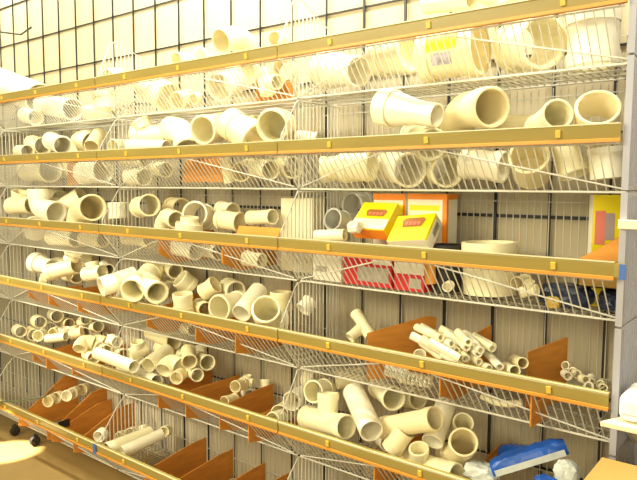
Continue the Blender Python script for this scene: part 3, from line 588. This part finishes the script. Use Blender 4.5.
def make_fitting(kind, label, path, r, opt, group, off=(0, 0, 0), idx=0):
    P, BR = world_paths(path, opt, off); R = radius(path, r, kind, off)
    name, cat = CATS[kind]
    base = sum(P, V())/len(P); base.z = min(p.z for p in P)-R
    if kind in ('slim', 'bushing'):
        S = smooth_path(P); b = MB(); b.tube(S, [R]*4, [R*(.6 if kind == 'slim' else .72)]*4, 14)
        o = b.build(name, M[('pvc3', 'pvc')[idx % 2]], smooth=.7); FIT.append(o); return tag(rebase(o), label, cat, group)
    m = M[opt.get('tint', ('pvc', 'pvc3', 'pvc', 'pvc2')[idx % 4])]
    t = thing(name, label, cat, base, group); FIT.append(t)
    S = smooth_path(P); n = len(S); tp = opt.get('t', 1.0)
    k = [1+(tp-1)*min(1, max(0, (i/(n-1)-.25)/.5)) for i in range(n)]
    ri = dict(pipe=.91, slim=.62, bushing=.7).get(kind, .91)
    body = MB(); seg = 28 if R > .03 else 18
    closed = kind in ('cap', 'bucket')
    body.tube(S, [R*q for q in k], [R*q*ri for q in k], seg, closed_end=closed)
    for br in BR:
        d = (br[1]-br[0]).normalized(); b2 = [br[0]+d*R*.70, br[0]+d*max(R*.9, (br[1]-br[0]).length*.6), br[1]]
        if (b2[1]-b2[0]).length < 1e-3: b2 = [br[0]+d*R*.7, br[0]+d*R*1.0, br[0]+d*R*1.6]
        body.tube(b2, [R*.93]*3, [R*.80]*3, seg)
        BRE.append((t, b2, R*.93))
    bo = body.build('body', m, t, smooth=.7)
    def socket(Q, rr, ln):
        q, L = along(Q, -.05*rr, min(ln*rr, 1e9))
        c = MB(); c.tube(q, [rr*1.03]+[rr*1.075]*(len(q)-1), [rr*.95]+[rr*.99]*(len(q)-1), seg); c.build('socket', m, t, smooth=.7)
    _, L = along(S, 0, 1e-4)
    if kind in ('coupling', 'reducer', 'elbow', 'tee', 'wye'):
        ln = min(.85, .38*L/R) if kind != 'coupling' else min(.5, .3*L/R)
        socket(S, R, ln); socket(S[::-1], R*k[-1], ln)
        for br in BR:
            d = (br[1]-br[0]).normalized(); l = (br[1]-br[0]).length
            e = br[1] if l > R*1.6 else br[0]+d*R*1.6
            socket([e, br[0]+d*R*.9], R*.93, min(.6, .45*max(.2, l/R-1)))
    elif closed:
        q, _ = along(S, -.04*R, min(.3*R, .5*L)); c = MB(); c.tube(q, [R*1.06]*len(q), [R*.90]*len(q), seg); c.build('rim', m, t, smooth=.7)
        if kind == 'bucket':
            q, _ = along(S, L*.16, L*.20); c = MB(); c.tube(q, [R*1.03]*len(q), [R*.97]*len(q), seg); c.build('band', m, t, smooth=.7)
    if opt.get('sticker'):
        ax = (P[1]-P[0]).normalized(); c0 = P[0].lerp(P[1], .52)
        up = V((0, 0, 1)); up = (up-ax*up.dot(ax)).normalized(); fr = ax.cross(up)
        if fr.y > 0: fr = -fr
        for nm, mm, a0, a1, h in (('yellow_sticker', 'yellow', -.05, .62, .062), ('violet_print', 'purple', -.62, -.15, .035)):
            s = MB(); vs = []; fs = []; rr = R*1.012
            for j in range(9):
                a = a0+(a1-a0)*j/8; q = (fr*math.cos(a)+up*math.sin(a))
                for rad in (rr, rr+.0012):
                    for e in (-h, h): vs.append(c0+q*rad+ax*e)
            for j in range(8):
                o = j*4; fs += [(o, o+1, o+5, o+4), (o+2, o+6, o+7, o+3), (o, o+4, o+6, o+2), (o+1, o+3, o+7, o+5)]
            fs += [(0, 2, 3, 1), (32, 33, 35, 34)]
            s.add(vs, fs); s.build(nm, M[mm], t)
    if opt.get('green'):
        p = at(519, 2, .30)+V(off)
        q = P[0].lerp(P[1], .3); dr = (p-q); ax = (P[1]-P[0]).normalized(); dr = (dr-ax*dr.dot(ax)).normalized(); sd = dr.cross(ax)
        s = MB(); s.obox(q+dr*(R*1.13)-ax*.02-sd*.014, ax*.035, sd*.028, dr*.0015); s.build('green_sticker', M['green'], t)
    return t
def bay_of(path):
    x = sum(at(*p).x for p in path)/len(path)
    return min(BAYX, key=lambda n: abs(BAYX[n]+W/2-x))
BRE = []; FIT = []; CARDS = []
idx = 0
for (row, bay), lst in ITEMS.items():
    for (kind, what, path, r, opt) in lst:
        bay = bay_of(path)
        lab = f'{what}, {row} shelf of {bay} bay'
        grp = {'slim': 'slim pipes in the loose bundle', 'bushing': 'bushings heaped at the fourth shelf end'}.get(kind, f'pipe fittings on the {row} shelf, {bay} bay')
        make_fitting(kind, lab, path, r, opt, grp, OFF.get(idx, (0, 0, 0)), idx)
        idx += 1

# ---------------------------------------------------------------- cardboard dividers
def card(k, X, hf, hb, what, poke=.0, front=None, back=.03, mt='card', lab=None, cutoff=0):
    """upright sheet across the basket: hf, hb = height of its top edge over the basket floor at front and back"""
    F, R, D, B = FLO[k], RAIL[k], FD[k], FB[k]
    bays = sorted(BAYX.values()); b0 = max(v for v in bays if v <= X)
    X = b0+round((X-b0)/PITCHW)*PITCHW
    if X-b0 < .01: X += PITCHW
    fr = front if front else D-.03
    CARDS.append((k, X, fr, max(F+hf, R+.02) if fr > B+.02 else F+hf, F+hb))
    zf = F+.006
    if fr > B+.02:
        poly = [(back, zf), (B-.012, zf)]
        if poke: poly += [(fr-.012, R-.03-poke), (fr, R-.03-poke+.004), (fr, R+.018)]
        else: poly += [(fr, R-.02), (fr, R+.018)]
        if F+hf > R+.03: poly += [(fr-.02, F+hf-.012), (fr-.035, F+hf)]
        else: poly += [(fr-.03, F+hf)]
    else:
        poly = [(back, zf), (fr, zf), (fr, F+hf-.01), (fr-.012, F+hf)]
    poly += [(back+.10, F+hb*.96+hf*.04), (back, F+hb)]
    b = MB(); b.prism([(X-.002, -d, z) for d, z in poly], (.004, 0, 0))
    o = b.build('cardboard_divider', M[mt])
    # pale torn top edge
    return tag(rebase(o), what, 'cardboard divider', f'cardboard dividers on the {ROW[k]} shelf')
def skew(k, f, bk_, what, drop=0):
    a, c = at(*f), at(*bk_); z = FLO[k]+.006
    n = V((c.y-a.y, a.x-c.x, 0)).normalized()*.004
    b = MB(); P = [V((a.x, a.y, z)), V((c.x, c.y, z)), V((c.x, c.y, c.z-drop)), a.lerp(c, .86)+V((0, 0, .0)), a]
    P[3].z = a.z+(c.z-a.z)*.9
    b.prism(P, n); return tag(rebase(b.build('cardboard_divider', M['card'])), what, 'cardboard divider', f'cardboard dividers on the {ROW[k]} shelf')
def X_at(x, y, d=.37): return at(x, y, d).x
NB, MBY, FBY = 'near bay', 'middle bay', 'far bay'
card(0, X_at(248, 82, .30), .10, .12, 'brown cardboard sheet behind the wires beside small tee, top shelf middle bay', front=.26)
card(1, X_at(65, 178, .28), .13, .13, 'brown cardboard edge beside wide coupling, second shelf far bay', front=.26)
card(2, X_at(158, 245), .13, .15, 'broad cardboard divider poking under third rail by the bright coupling', .075)
card(2, X_at(223, 254), .14, .18, 'cardboard divider poking under third rail beneath white coupling', .085)
card(3, X_at(28, 292), .10, .10, 'small cardboard tab under fourth rail, farthest of its row', .06)
card(3, X_at(48, 296), .10, .12, 'cardboard divider under fourth rail below the glaring tee', .075)
card(3, X_at(78, 304), .10, .12, 'cardboard divider under fourth rail by the rail joint', .075)
card(3, X_at(146, 322), .13, .17, 'cardboard divider in fourth shelf beneath the two mouthed wye', .075)
card(3, X_at(195, 336), .15, .13, 'cardboard divider in fourth shelf between upright cup and broad mouth', .09)
card(3, X_at(237, 346), .12, .13, 'cardboard divider under fourth rail below broad round mouth', .10)
skew(3, (367, 333, .265), (436, 314, .03), 'large bare brown divider behind the slim pipe bundle', .012)
skew(3, (452, 347, .20), (491, 325, .03), 'brown divider with its back corner rising behind slim pipes')
skew(3, (527, 352, .20), (567, 337, .03), 'brown divider between tube pair and heaped bushings')
card(3, X_at(440, 375), .10, .10, 'brown cardboard tab hanging under fourth rail beside hose coil', .08, back=.15)
card(3, X_at(528, 398), .10, .08, 'narrow orange cardboard tab hanging under fourth rail near the end', .11, back=.22)
card(4, X_at(32, 352), .10, .11, 'cardboard divider under fifth rail, farthest of its row', .07)
card(4, X_at(46, 358), .13, .15, 'cardboard divider under fifth rail below the curved row', .09)
card(4, X_at(73, 368), .14, .16, 'cardboard divider under fifth rail below white elbow', .07)
card(4, X_at(158, 402), .13, .15, 'cardboard divider on fifth shelf in front of the pipe pile', .09)
card(4, X_at(186, 412), .16, .16, 'cardboard divider on fifth shelf beside the tiny tee', .09)
card(4, X_at(220, 424), .14, .16, 'cardboard divider on fifth shelf past the tiny rings', .09)
card(4, X_at(250, 440), .13, .13, 'cardboard divider poking under fifth rail by the joint', .10)
card(4, X_at(375, 472), .12, .12, 'cardboard divider under fifth rail beneath the fat slanting pipe', .08)
card(4, X_at(478, 462, .2), .14, .16, 'small brown divider behind the blue wrapped packs', .0, front=.18)
for (px, py), (bx_, by_), what in [((12, 411), (77, 372), 'cardboard bin divider behind first caster, bottom shelf'), ((31, 423), (107, 387), 'cardboard bin divider beneath the white caps, bottom shelf'), ((51, 431), (112, 399), 'cardboard bin divider with dark sticker, bottom shelf'), ((73, 440), (134, 402), 'short cardboard bin divider next to blue tape, bottom shelf')]:
    cdo = card(5, X_at(bx_, by_, .03), at(px, py, .41).z-FLO[5], at(bx_, by_, .03).z-FLO[5], what, .085)
    if 'sticker' in what:
        x = cdo.location.x+.0022; v = sight(64, 424); p = CAM+v*((x-CAM.x)/v.x)
        q = MB(); q.box((x, p.y-.035, p.z-.022), (x+.001, p.y+.035, p.z+.022)); q.build('dark_sticker', M['dark'], cdo)
for i, (px, py) in enumerate([(207, 433), (232, 447), (265, 460), (290, 458)]):
    card(5, X_at(px, py, .03), .125, .165-.008*i, ['first from the white pipe pile', 'second from the white pipe pile', 'third from the white pipe pile', 'beneath the joint of fifth rail'][i].join(['long brown bin divider ', ', bottom shelf']), .05)
# sheets lying parallel to the wall inside the baskets
def sheet(k, x0, y0, x1, y1, d, what, lean=.03, mt='card'):
    a, c = at(x0, y1, d), at(x1, y1, d); h = at(x0, y0, d).z-a.z
    b = MB(); b.obox((a.x, -d, a.z), (c.x-a.x, 0, 0), (0, lean, h), (0, .004, 0)); 
    return tag(rebase(b.build('cardboard_sheet', M[mt])), what, 'cardboard sheet', None)
sheet(1, 182, 152, 222, 182, .245, 'brown cardboard sheet upright behind the second shelf wires')
sheet(2, 234, 226, 276, 240, .345, 'brown cardboard strip under white couplings on third shelf')

# ---------------------------------------------------------------- cartons
def slab(name, label, cat, TL, TR, BL, th, mt, group=None, face=None, bevel=.002):
    tl, tr, bl = at(*TL), at(*TR), at(*BL)
    u = tr-tl; v = bl-tl; v = v-u*(v.dot(u)/u.dot(u)); n = u.cross(v).normalized()
    if n.dot(CAM-tl) < 0: n = -n
    t = thing(name, label, cat, tl+u*.5+v*.5-n*th, group)
    b = MB(); b.obox(tl, u, v, -n*th); b.build('carton', M[mt], t, bevel=bevel)
    def patch(nm, m_, a0, a1, b0, b1, lift=.0012):
        p = MB(); p.obox(tl+u*a0+v*b0+n*.0003, u*(a1-a0), v*(b1-b0), n*lift); return p.build(nm, M[m_], t)
    def front(nm, m_, a0, a1, c0, c1):
        vv = v.normalized(); p = MB(); p.obox(tl+v+u*a0-n*th*c0+vv*.0003, u*(a1-a0), -n*th*(c1-c0), vv*.001); return p.build(nm, M[m_], t)
    def right(nm, m_, b0, b1, c0, c1):
        uu = u.normalized(); p = MB(); p.obox(tl+u+v*b0-n*th*c0+uu*.0003, v*(b1-b0), -n*th*(c1-c0), uu*.001); return p.build(nm, M[m_], t)
    return t, patch, front, right, (tl, u, v, n)
YG = 'yellow cartons on the third shelf'
def pan_logo(t, fr_, a0, a1, b0, b1):
    tl, u, v, n = fr_
    o = tl+n*.0016
    b = MB(); P = [(a0, b0+.25*(b1-b0)), (a0+.12*(a1-a0), b0), (a1-.12*(a1-a0), b0), (a1, b0+.25*(b1-b0)), (a1-.10*(a1-a0), b1), (a0+.10*(a1-a0), b1)]
    b.prism([o+u*p+v*q for p, q in P], n*.0008); lo = b.build('printed_picture', M['brown'], t)
    for i in range(4):
        q = MB(); s = a0+(a1-a0)*(.16+.18*i); q.obox(o+n*.001+u*s+v*(b0+.45*(b1-b0)), u*(a1-a0)*.12, v*(b1-b0)*.38, n*.0006); q.build('print_mark', M['pink'], lo)
t, pa, fr_, ri_, fm = slab('carton', 'bright yellow carton with brown picture tilted behind crumpled paper, third shelf', 'carton', (364, 202, .19), (398, 203, .19), (348, 228, .285), .055, 'yellow', YG)
pa('white_band', 'white', .0, 1, .62, .98); pan_logo(t, fm, .25, .85, .28, .52); fr_('orange_side', 'orange', 0, 1, .05, .95)
t, pa, fr_, ri_, fm = slab('carton', 'bright yellow carton resting over the third rail beside the orange edged cartons', 'carton', (398, 216, .22), (436, 213, .22), (383, 241, .31), .06, 'yellow', YG)
pan_logo(t, fm, .22, .82, .15, .5); fr_('white_side', 'white', 0, 1, .05, .95); ri_('pale_side', 'white', 0, 1, .2, .95); ri_('grey_print', 'grey', .15, .6, .35, .75)
def abox(name, label, cat, x0, y0, x1, y1, d, dep, mt, group=None, floor=True):
    a, c = at(x0, y1, d), at(x1, y1, d); zt = at(x0, y0, d).z; a.z = FLO[2]+.0045 if floor else a.z; h = zt-a.z
    t = thing(name, label, cat, ((a.x+c.x)/2, -d+dep/2, a.z), group)
    b = MB(); b.box((a.x, -d, a.z), (c.x, -d+dep, a.z+h)); b.build('carton', M[mt], t, bevel=.0015)
    def patch(nm, m_, u0, u1, w0, w1, l=.001):
        p = MB(); p.box((a.x+(c.x-a.x)*u0, -d-l, a.z+h*w0), (a.x+(c.x-a.x)*u1, -d-.0002, a.z+h*w1)); return p.build(nm, M[m_], t)
    def side(nm, m_, u0, u1, w0, w1):
        p = MB(); p.box((c.x+.0002, -d+dep*u0, a.z+h*w0), (c.x+.0012, -d+dep*u1, a.z+h*w1)); return p.build(nm, M[m_], t)
    return t, patch, side
t, p, s = abox('carton', 'white carton with orange edges behind the tilted yellow carton', 'carton', 373, 193.5, 405, 238, .150, .09, 'white', 'orange edged cartons')
p('orange_edge', 'orange', 0, 1, .93, 1); p('yellow_band', 'yellow', .05, .95, .8, .88); p('orange_edge', 'orange', .93, 1, 0, .93)
t, p, s = abox('carton', 'wide white carton with orange corner and striped side', 'carton', 407, 193.5, 446, 238, .150, .085, 'white', 'orange edged cartons')
p('orange_edge', 'orange', 0, 1, .94, 1); p('orange_edge', 'orange', .90, 1, 0, .94); p('yellow_band', 'yellow', .06, .82, .82, .88); p('grey_print', 'grey', .1, .7, .6, .68)
s('orange_edge', 'orange', 0, .14, 0, 1); s('orange_edge', 'orange', .14, 1, .42, .47); s('orange_edge', 'orange', .14, 1, .94, 1); s('orange_edge', 'orange', .14, 1, 0, .05)
t, p, s = abox('carton', 'white carton behind the wires under the third rail tag', 'carton', 313, 251, 341, 281, .262, .08, 'white', 'cartons low on the third shelf')
p('grey_print', 'grey', .1, .5, .3, .5)
t, p, s = abox('carton', 'red carton with pale grey panel behind the wires', 'carton', 344, 253, 391, 286, .262, .08, 'red', 'cartons low on the third shelf')
p('grey_panel', 'grey', .3, .95, .15, .62); p('white_corner', 'white', .62, 1, .72, 1)
t, p, s = abox('carton', 'half white half red carton beside the orange tube', 'carton', 394, 259, 424, 293, .262, .08, 'red', 'cartons low on the third shelf')
p('white_panel', 'white', 0, 1, .55, 1); p('grey_panel', 'grey', .5, .9, .1, .42)
t, p, s = abox('carton', 'plain pale carton half hidden by wire divider, third shelf', 'carton', 281, 198, 312, 243, .14, .09, 'board')
# crumpled paper and bags
def lump(name, label, cat, c, size, mt, seed, group=None, rot=0, n=3, amp=.25):
    rnd = random.Random(seed); bm = bmesh.new(); bmesh.ops.create_icosphere(bm, subdivisions=n, radius=1)
    ks = [(V((rnd.uniform(-1, 1), rnd.uniform(-1, 1), rnd.uniform(-1, 1))).normalized(), rnd.uniform(3, 9), rnd.uniform(0, 6)) for _ in range(7)]
    for v in bm.verts:
        q = v.co.normalized(); s = 1
        for k, f_, ph in ks: s += amp/4*abs(math.sin(q.dot(k)*f_+ph))*1.6-amp/5
        p = max(abs(q.x), abs(q.y), abs(q.z)); v.co = (q.lerp(q/p, .45))*s
    me = bpy.data.meshes.new(name); o = bpy.data.objects.new(name, me); COL.objects.link(o)
    bm.transform(Matrix.Translation(c) @ Matrix.Rotation(rot, 4, 'Z') @ Matrix.Diagonal((*size, 1)))
    bm.to_mesh(me); bm.free(); me.materials.append(M[mt])
    return tag(rebase(o), label, cat, group)
lump('crumpled_paper', 'crumpled white paper lying on the tilted yellow carton', 'paper', at(355, 227, .305), (.024, .022, .020), 'white', 3)
# dark roll and orange tube under the third rail
b = MB(); a = at(447, 245, .20); b.tube([a, V((a.x, a.y, FLO[2]+.012))], [.052, .052], [.042, .042], 28)
t = thing('rubber_sleeve', 'black open rubber sleeve standing beside the cream tub', 'sleeve', (a.x, a.y, FLO[2]+.004)); b.build('sleeve', M['dark'], t, smooth=.7)
b = MB(); b.tube([V((a.x, a.y, a.z+.002)), V((a.x, a.y, a.z-.012))], [.0555, .0555], [.050, .050], 28); b.build('rim', M['dark'], t, smooth=.7)
b = MB(); b.tube([at(431, 284, .265), at(429, 262, .262)], [.019, .021], [.015, .017], 20)
tag(rebase(b.build('cardboard_tube', M['lip'], smooth=.7)), 'short orange cardboard tube behind the wires below the rubber sleeve', 'tube')
# wrapped hardware in the basket's end corner
c = at(575, 291, .20); lump('wrapped_hardware', 'dark blue wrapped hardware bag behind the wires under third rail', 'bag', V((c.x-.02, -.215, FLO[2]+.044)), (.070, .042, .032), 'navy', 7)
c = at(602, 296, .20); lump('wrapped_hardware', 'dark bag with gold glints in the third shelf end corner', 'bag', V((1.145, -.215, FLO[2]+.043)), (.028, .042, .027), 'navy', 9)
c = at(557, 288, .245); lump('wrapped_hardware', 'small gold wrapped bag between tees and dark bag', 'bag', V((c.x-.005, -.262, FLO[2]+.024)), (.02, .012, .016), 'gold', 11)
# yellow carton and open cardboard box at the end of the third shelf
def rbox(name, label, cat, p, w, dep, h, yaw, mt, group=None, parts=()):
    """p = base corner nearest the viewer; w runs along the face seen right of it, dep along the face seen left of it"""
    t = thing(name, label, cat, p, group); u = V((math.cos(yaw), math.sin(yaw), 0)); v = V((-math.sin(yaw), math.cos(yaw), 0))
    b = MB(); b.obox(p, u*w, v*dep, V((0, 0, h))); b.build('carton', M[mt], t, bevel=.0015)
    for nm, m_, f_, a0, a1, c0, c1 in parts:
        q = MB(); e, o_ = (u*w, -v) if f_ == 'r' else (v*dep, -u)
        q.obox(V(p)+e*a0+V((0, 0, h*c0))+o_*.0003, e*(a1-a0), V((0, 0, h*(c1-c0))), o_*.001); q.build(nm, M[m_], t)
    return t
p0 = at(592, 240, .150); p0.z = FLO[2]+.005
rbox('carton', 'upright yellow carton with pink picture against the end panel', 'carton', p0, .112, .045, at(592, 195, .150).z-p0.z, .5, 'yellow', None,
     [('pale_side', 'white', 'l', 0, 1, 0, 1), ('pink_picture', 'pink', 'r', .06, .32, .56, .86), ('mauve_picture', 'mauve', 'r', .32, .56, .60, .84), ('orange_spot', 'orange', 'r', .82, .95, .74, .86)])
q = at(575, 262, .30); t = thing('open_box', 'open orange brown cardboard box with raised flap, end corner of third shelf', 'box', (q.x+.06, q.y+.05, FLO[2]+.004))
bx = MB(); x0, x1, y0, y1, z0, z1 = q.x, min(q.x+.15, 1.185), -.27, -.17, FLO[2]+.082, FLO[2]+.165
bx.box((x0, y0, z0), (x1, y1, z0+.004)); bx.box((x0, y0, z0), (x0+.004, y1, z1)); bx.box((x1-.004, y0, z0), (x1, y1, z1)); bx.box((x0, y0, z0), (x1, y0+.004, z1)); bx.box((x0, y1-.004, z0), (x1, y1, z1))
bx.build('carton', M['card2'], t)
fl = MB(); fl.prism([V((x0+.004, y0-.002, z1)), V((x0+.115, y0+.02, z1+.075)), V((x1-.01, y0+.02, z1+.07)), V((x1-.004, y0-.002, z1))], (0, -.003, 0)); fl.build('flap', M['card'], t)
fl = MB(); fl.prism([V((x1-.06, y1+.005, z1)), V((x1, y1+.005, z1)), V((x1, y1+.02, z1+.075))], (0, -.003, 0)); fl.build('flap', M['yellow'], t)
# coil of slim hose seen under the fourth rail
for j, (x0, x1, y, d) in enumerate([(386, 407, 371, .29), (400, 432, 378, .285)]):
    b = MB(); A, C_ = at(x0, y, d), at(x1, y+6, d); P = []
    for i in range(97):
        u = i/96; a = u*2*PI*8; P.append(A.lerp(C_, u)+V((0, math.sin(a)*.018, math.cos(a)*.018+.006)))
    b.wire(P, .0058, 8); tag(rebase(b.build('hose_coil', M['pvc3'], smooth=1.2)), ['small white hose coil under the fourth rail', 'larger white hose coil beside brown divider under the fourth rail'][j], 'hose coil')

# blue wrapped packs on the fifth shelf
def pack(label, A, B_, w, h, parts=True):
    """long pack from A to B_ (base line of its near long edge)"""
    u = B_-A; uu = u.normalized(); v = V((-uu.y, uu.x, 0)).normalized(); nrm = uu.cross(v)
    if nrm.z < 0: nrm = -nrm
    t = thing('wrapped_pack', label, 'wrapped pack', A+u*.5, 'blue wrapped packs on the fifth shelf')
    b = MB(); n = 14
    for i in range(1):
        vs = []; fs = []
        prof = [(0, 0), (-.004, h*.5), (.012, h), (w*.5, h*1.06), (w-.012, h), (w+.004, h*.5), (w, 0)]
        for i in range(n+1):
            f = i/n; s = 1-.28*abs(2*f-1)**6; wob = .002*math.sin(i*2.3)
            for a, z in prof: vs.append(A+u*f+v*((a-w/2)*s+w/2)+nrm*(z*s+(wob if z > 0 else 0)))
        m = len(prof)
        for i in range(n):
            for j in range(m): fs.append((i*m+j, i*m+(j+1) % m, (i+1)*m+(j+1) % m, (i+1)*m+j))
        fs += [tuple(range(m)), tuple(n*m+j for j in range(m-1, -1, -1))]
        b.add(vs, fs)
    b.build('wrapper', M['blue'], t, smooth=.8)
    if parts:
        q = MB(); q.obox(A+u*.04-v*.006+nrm*h*.08, u*.92, nrm*h*.46, -v*.0015); q.build('white_side', M['bluew'], t)
    return t
pack('long blue wrapped pack with white side lying on fifth shelf', at(494, 478, .31), at(570, 455, .21), .07, .045)
pack('short blue wrapped pack behind the long one', at(497, 458, .13), at(527, 461, .13), .07, .035, False)
c = at(482, 472, .27); lump('plastic_bag', 'crumpled white and blue bag beside the elbow with thick ring', 'bag', c, (.05, .035, .028), 'bluew', 21)
c = at(567, 474, .30); lump('plastic_bag', 'crumpled white bag leaning on the long blue pack', 'bag', c, (.032, .03, .036), 'bluew', 23)
c = at(547, 480, .33); lump('plastic_bag', 'folded blue bag at the end of the long pack', 'bag', c+V((0, 0, -.012)), (.035, .022, .02), 'blue', 25)

# rod across the bottom shelf's far corner
b = MB(); b.wire([at(-30, 403, .49), at(20, 401, .475), at(44, 397, .42), at(53, 389, .34)], .0055, 8)
tag(rebase(b.build('metal_rod', M['rod'], smooth=1)), 'thin dark rod lying over the bottom shelf bin dividers', 'rod')
# dark stickers on the bottom bin dividers
# ---------------------------------------------------------------- things beside the end panel
t = thing('side_shelf', 'cream board shelf jutting out beside the end panel', 'shelf', (1.45, -.42, .97))
p = at(600, 421, .47); z = p.z
b = MB(); b.prism([V((p.x, -.47, z)), V((p.x+.55, -.47, z)), V((p.x+.55, -.41, z)), V((p.x+.03, -.41, z))], (0, 0, -.014)); b.box((1.225, -.41, z-.014), (p.x+.55, -.18, z)); b.build('board', M['board'], t, bevel=.002)
b = MB(); b.prism([V((1.2205, -.40, z-.014)), V((1.2205, -.2, z-.014)), V((1.2205, -.2, z-.14))], (.014, 0, 0)); b.build('bracket', M['wire'], t)
p2 = at(617, 424, .44)
t = thing('plastic_case', 'glossy white rounded plastic case standing on the cream side shelf', 'case', (p2.x+.07, -.36, z))
b = MB(); b.box((p2.x, -.445, z+.0008), (p2.x+.16, -.29, z+.075)); o = b.build('case', M['gloss'], t); md = o.modifiers.new('bevel', 'BEVEL'); md.width = .022; md.segments = 5
b = MB(); b.box((p2.x+.01, -.4465, z+.022), (p2.x+.15, -.4452, z+.0245)); b.build('seam', M['grey'], t)
p3 = at(617, 224, .40); b = MB(); b.box((1.2015, -.412, p3.z-.012), (p3.x+.25, -.3945, p3.z+.012)); b.build('label_bar', M['board'], ep, bevel=.002)
# cardboard box standing in front of the end panel
A = at(585, 481, .62); 
t = thing('cardboard_box', 'large ochre cardboard box standing below the cream side shelf', 'box', (A.x+.25, -.64, 0))
zt = A.z+.01; X0, X1, Y0, Y1 = A.x, A.x+.50, -.80, -.478
b = MB(); b.box((X0, Y0, 0), (X1, Y1, zt)); b.build('carton', M['card2'], t, bevel=.003)
b = MB(); b.box((X0+.004, Y0+.004, zt+.0002), ((X0+X1)/2-.002, Y1-.004, zt+.004)); b.build('flap', M['card2'], t)
b = MB(); b.box(((X0+X1)/2+.002, Y0+.004, zt+.0002), (X1-.004, Y1-.004, zt+.004)); b.build('flap', M['card2'], t)
# dark sticker patches
for (px, py, d, kk) in ((61, 423, .30, 0), (150, 452, .30, 1)):
    pass

# ---------------------------------------------------------------- light
w = bpy.data.worlds.new('world'); SC.world = w; w.use_nodes = True
bg = w.node_tree.nodes['Background']; bg.inputs[0].default_value = (1, .84, .48, 1); bg.inputs[1].default_value = .21
def area(name, loc, target, sx, sy, power, col):
    l = bpy.data.lights.new(name, 'AREA'); l.shape = 'RECTANGLE'; l.size = sx; l.size_y = sy; l.energy = power; l.color = col
    o = bpy.data.objects.new(name, l); COL.objects.link(o); o.location = loc
    o.rotation_euler = (V(target)-V(loc)).to_track_quat('-Z', 'Y').to_euler(); return o
area('shop_window_light', (-1.2, -3.4, 2.9), (-.3, 0, 1.2), 2.4, 1.4, 108, (1, .93, .63))
area('shop_front_light', (2.4, -4.2, 1.9), (.2, 0, .9), 2.6, 2.0, 50, (1, .93, .65))
for x, pw in ((-3.2, 32), (-.6, 58), (1.6, 64)): area('upper_wall_fill', (x, -.60, 3.45), (x, .05, 2.75), 1.5, .25, pw, (1, .99, .80))  # unseen fill lights added to brighten the wall above the shelves
def beam(loc, target, deg, power, col, blend=.15):
    l = bpy.data.lights.new('sun_beam', 'SPOT'); l.energy = power; l.color = col; l.spot_size = math.radians(deg); l.spot_blend = blend; l.shadow_soft_size = .03
    o = bpy.data.objects.new('sun_beam', l); COL.objects.link(o); o.location = loc
    o.rotation_euler = (V(target)-V(loc)).to_track_quat('-Z', 'Y').to_euler()
beam((-4.4, -3.6, 2.6), (-1.75, -.3, .78), 13, 650, (1, .90, .66), .6)
beam((-3.4, -2.4, 3.2), (-2.06, -.52, 0), 4.6, 5200, (1, .94, .76), .04)
vs = SC.view_settings; vs.view_transform = 'Standard'; vs.look = 'None'; vs.exposure = 0.75; vs.gamma = 1; vs.use_curve_mapping = False
SC.cycles.max_bounces = 6; SC.cycles.diffuse_bounces = 4; SC.cycles.use_denoising = True
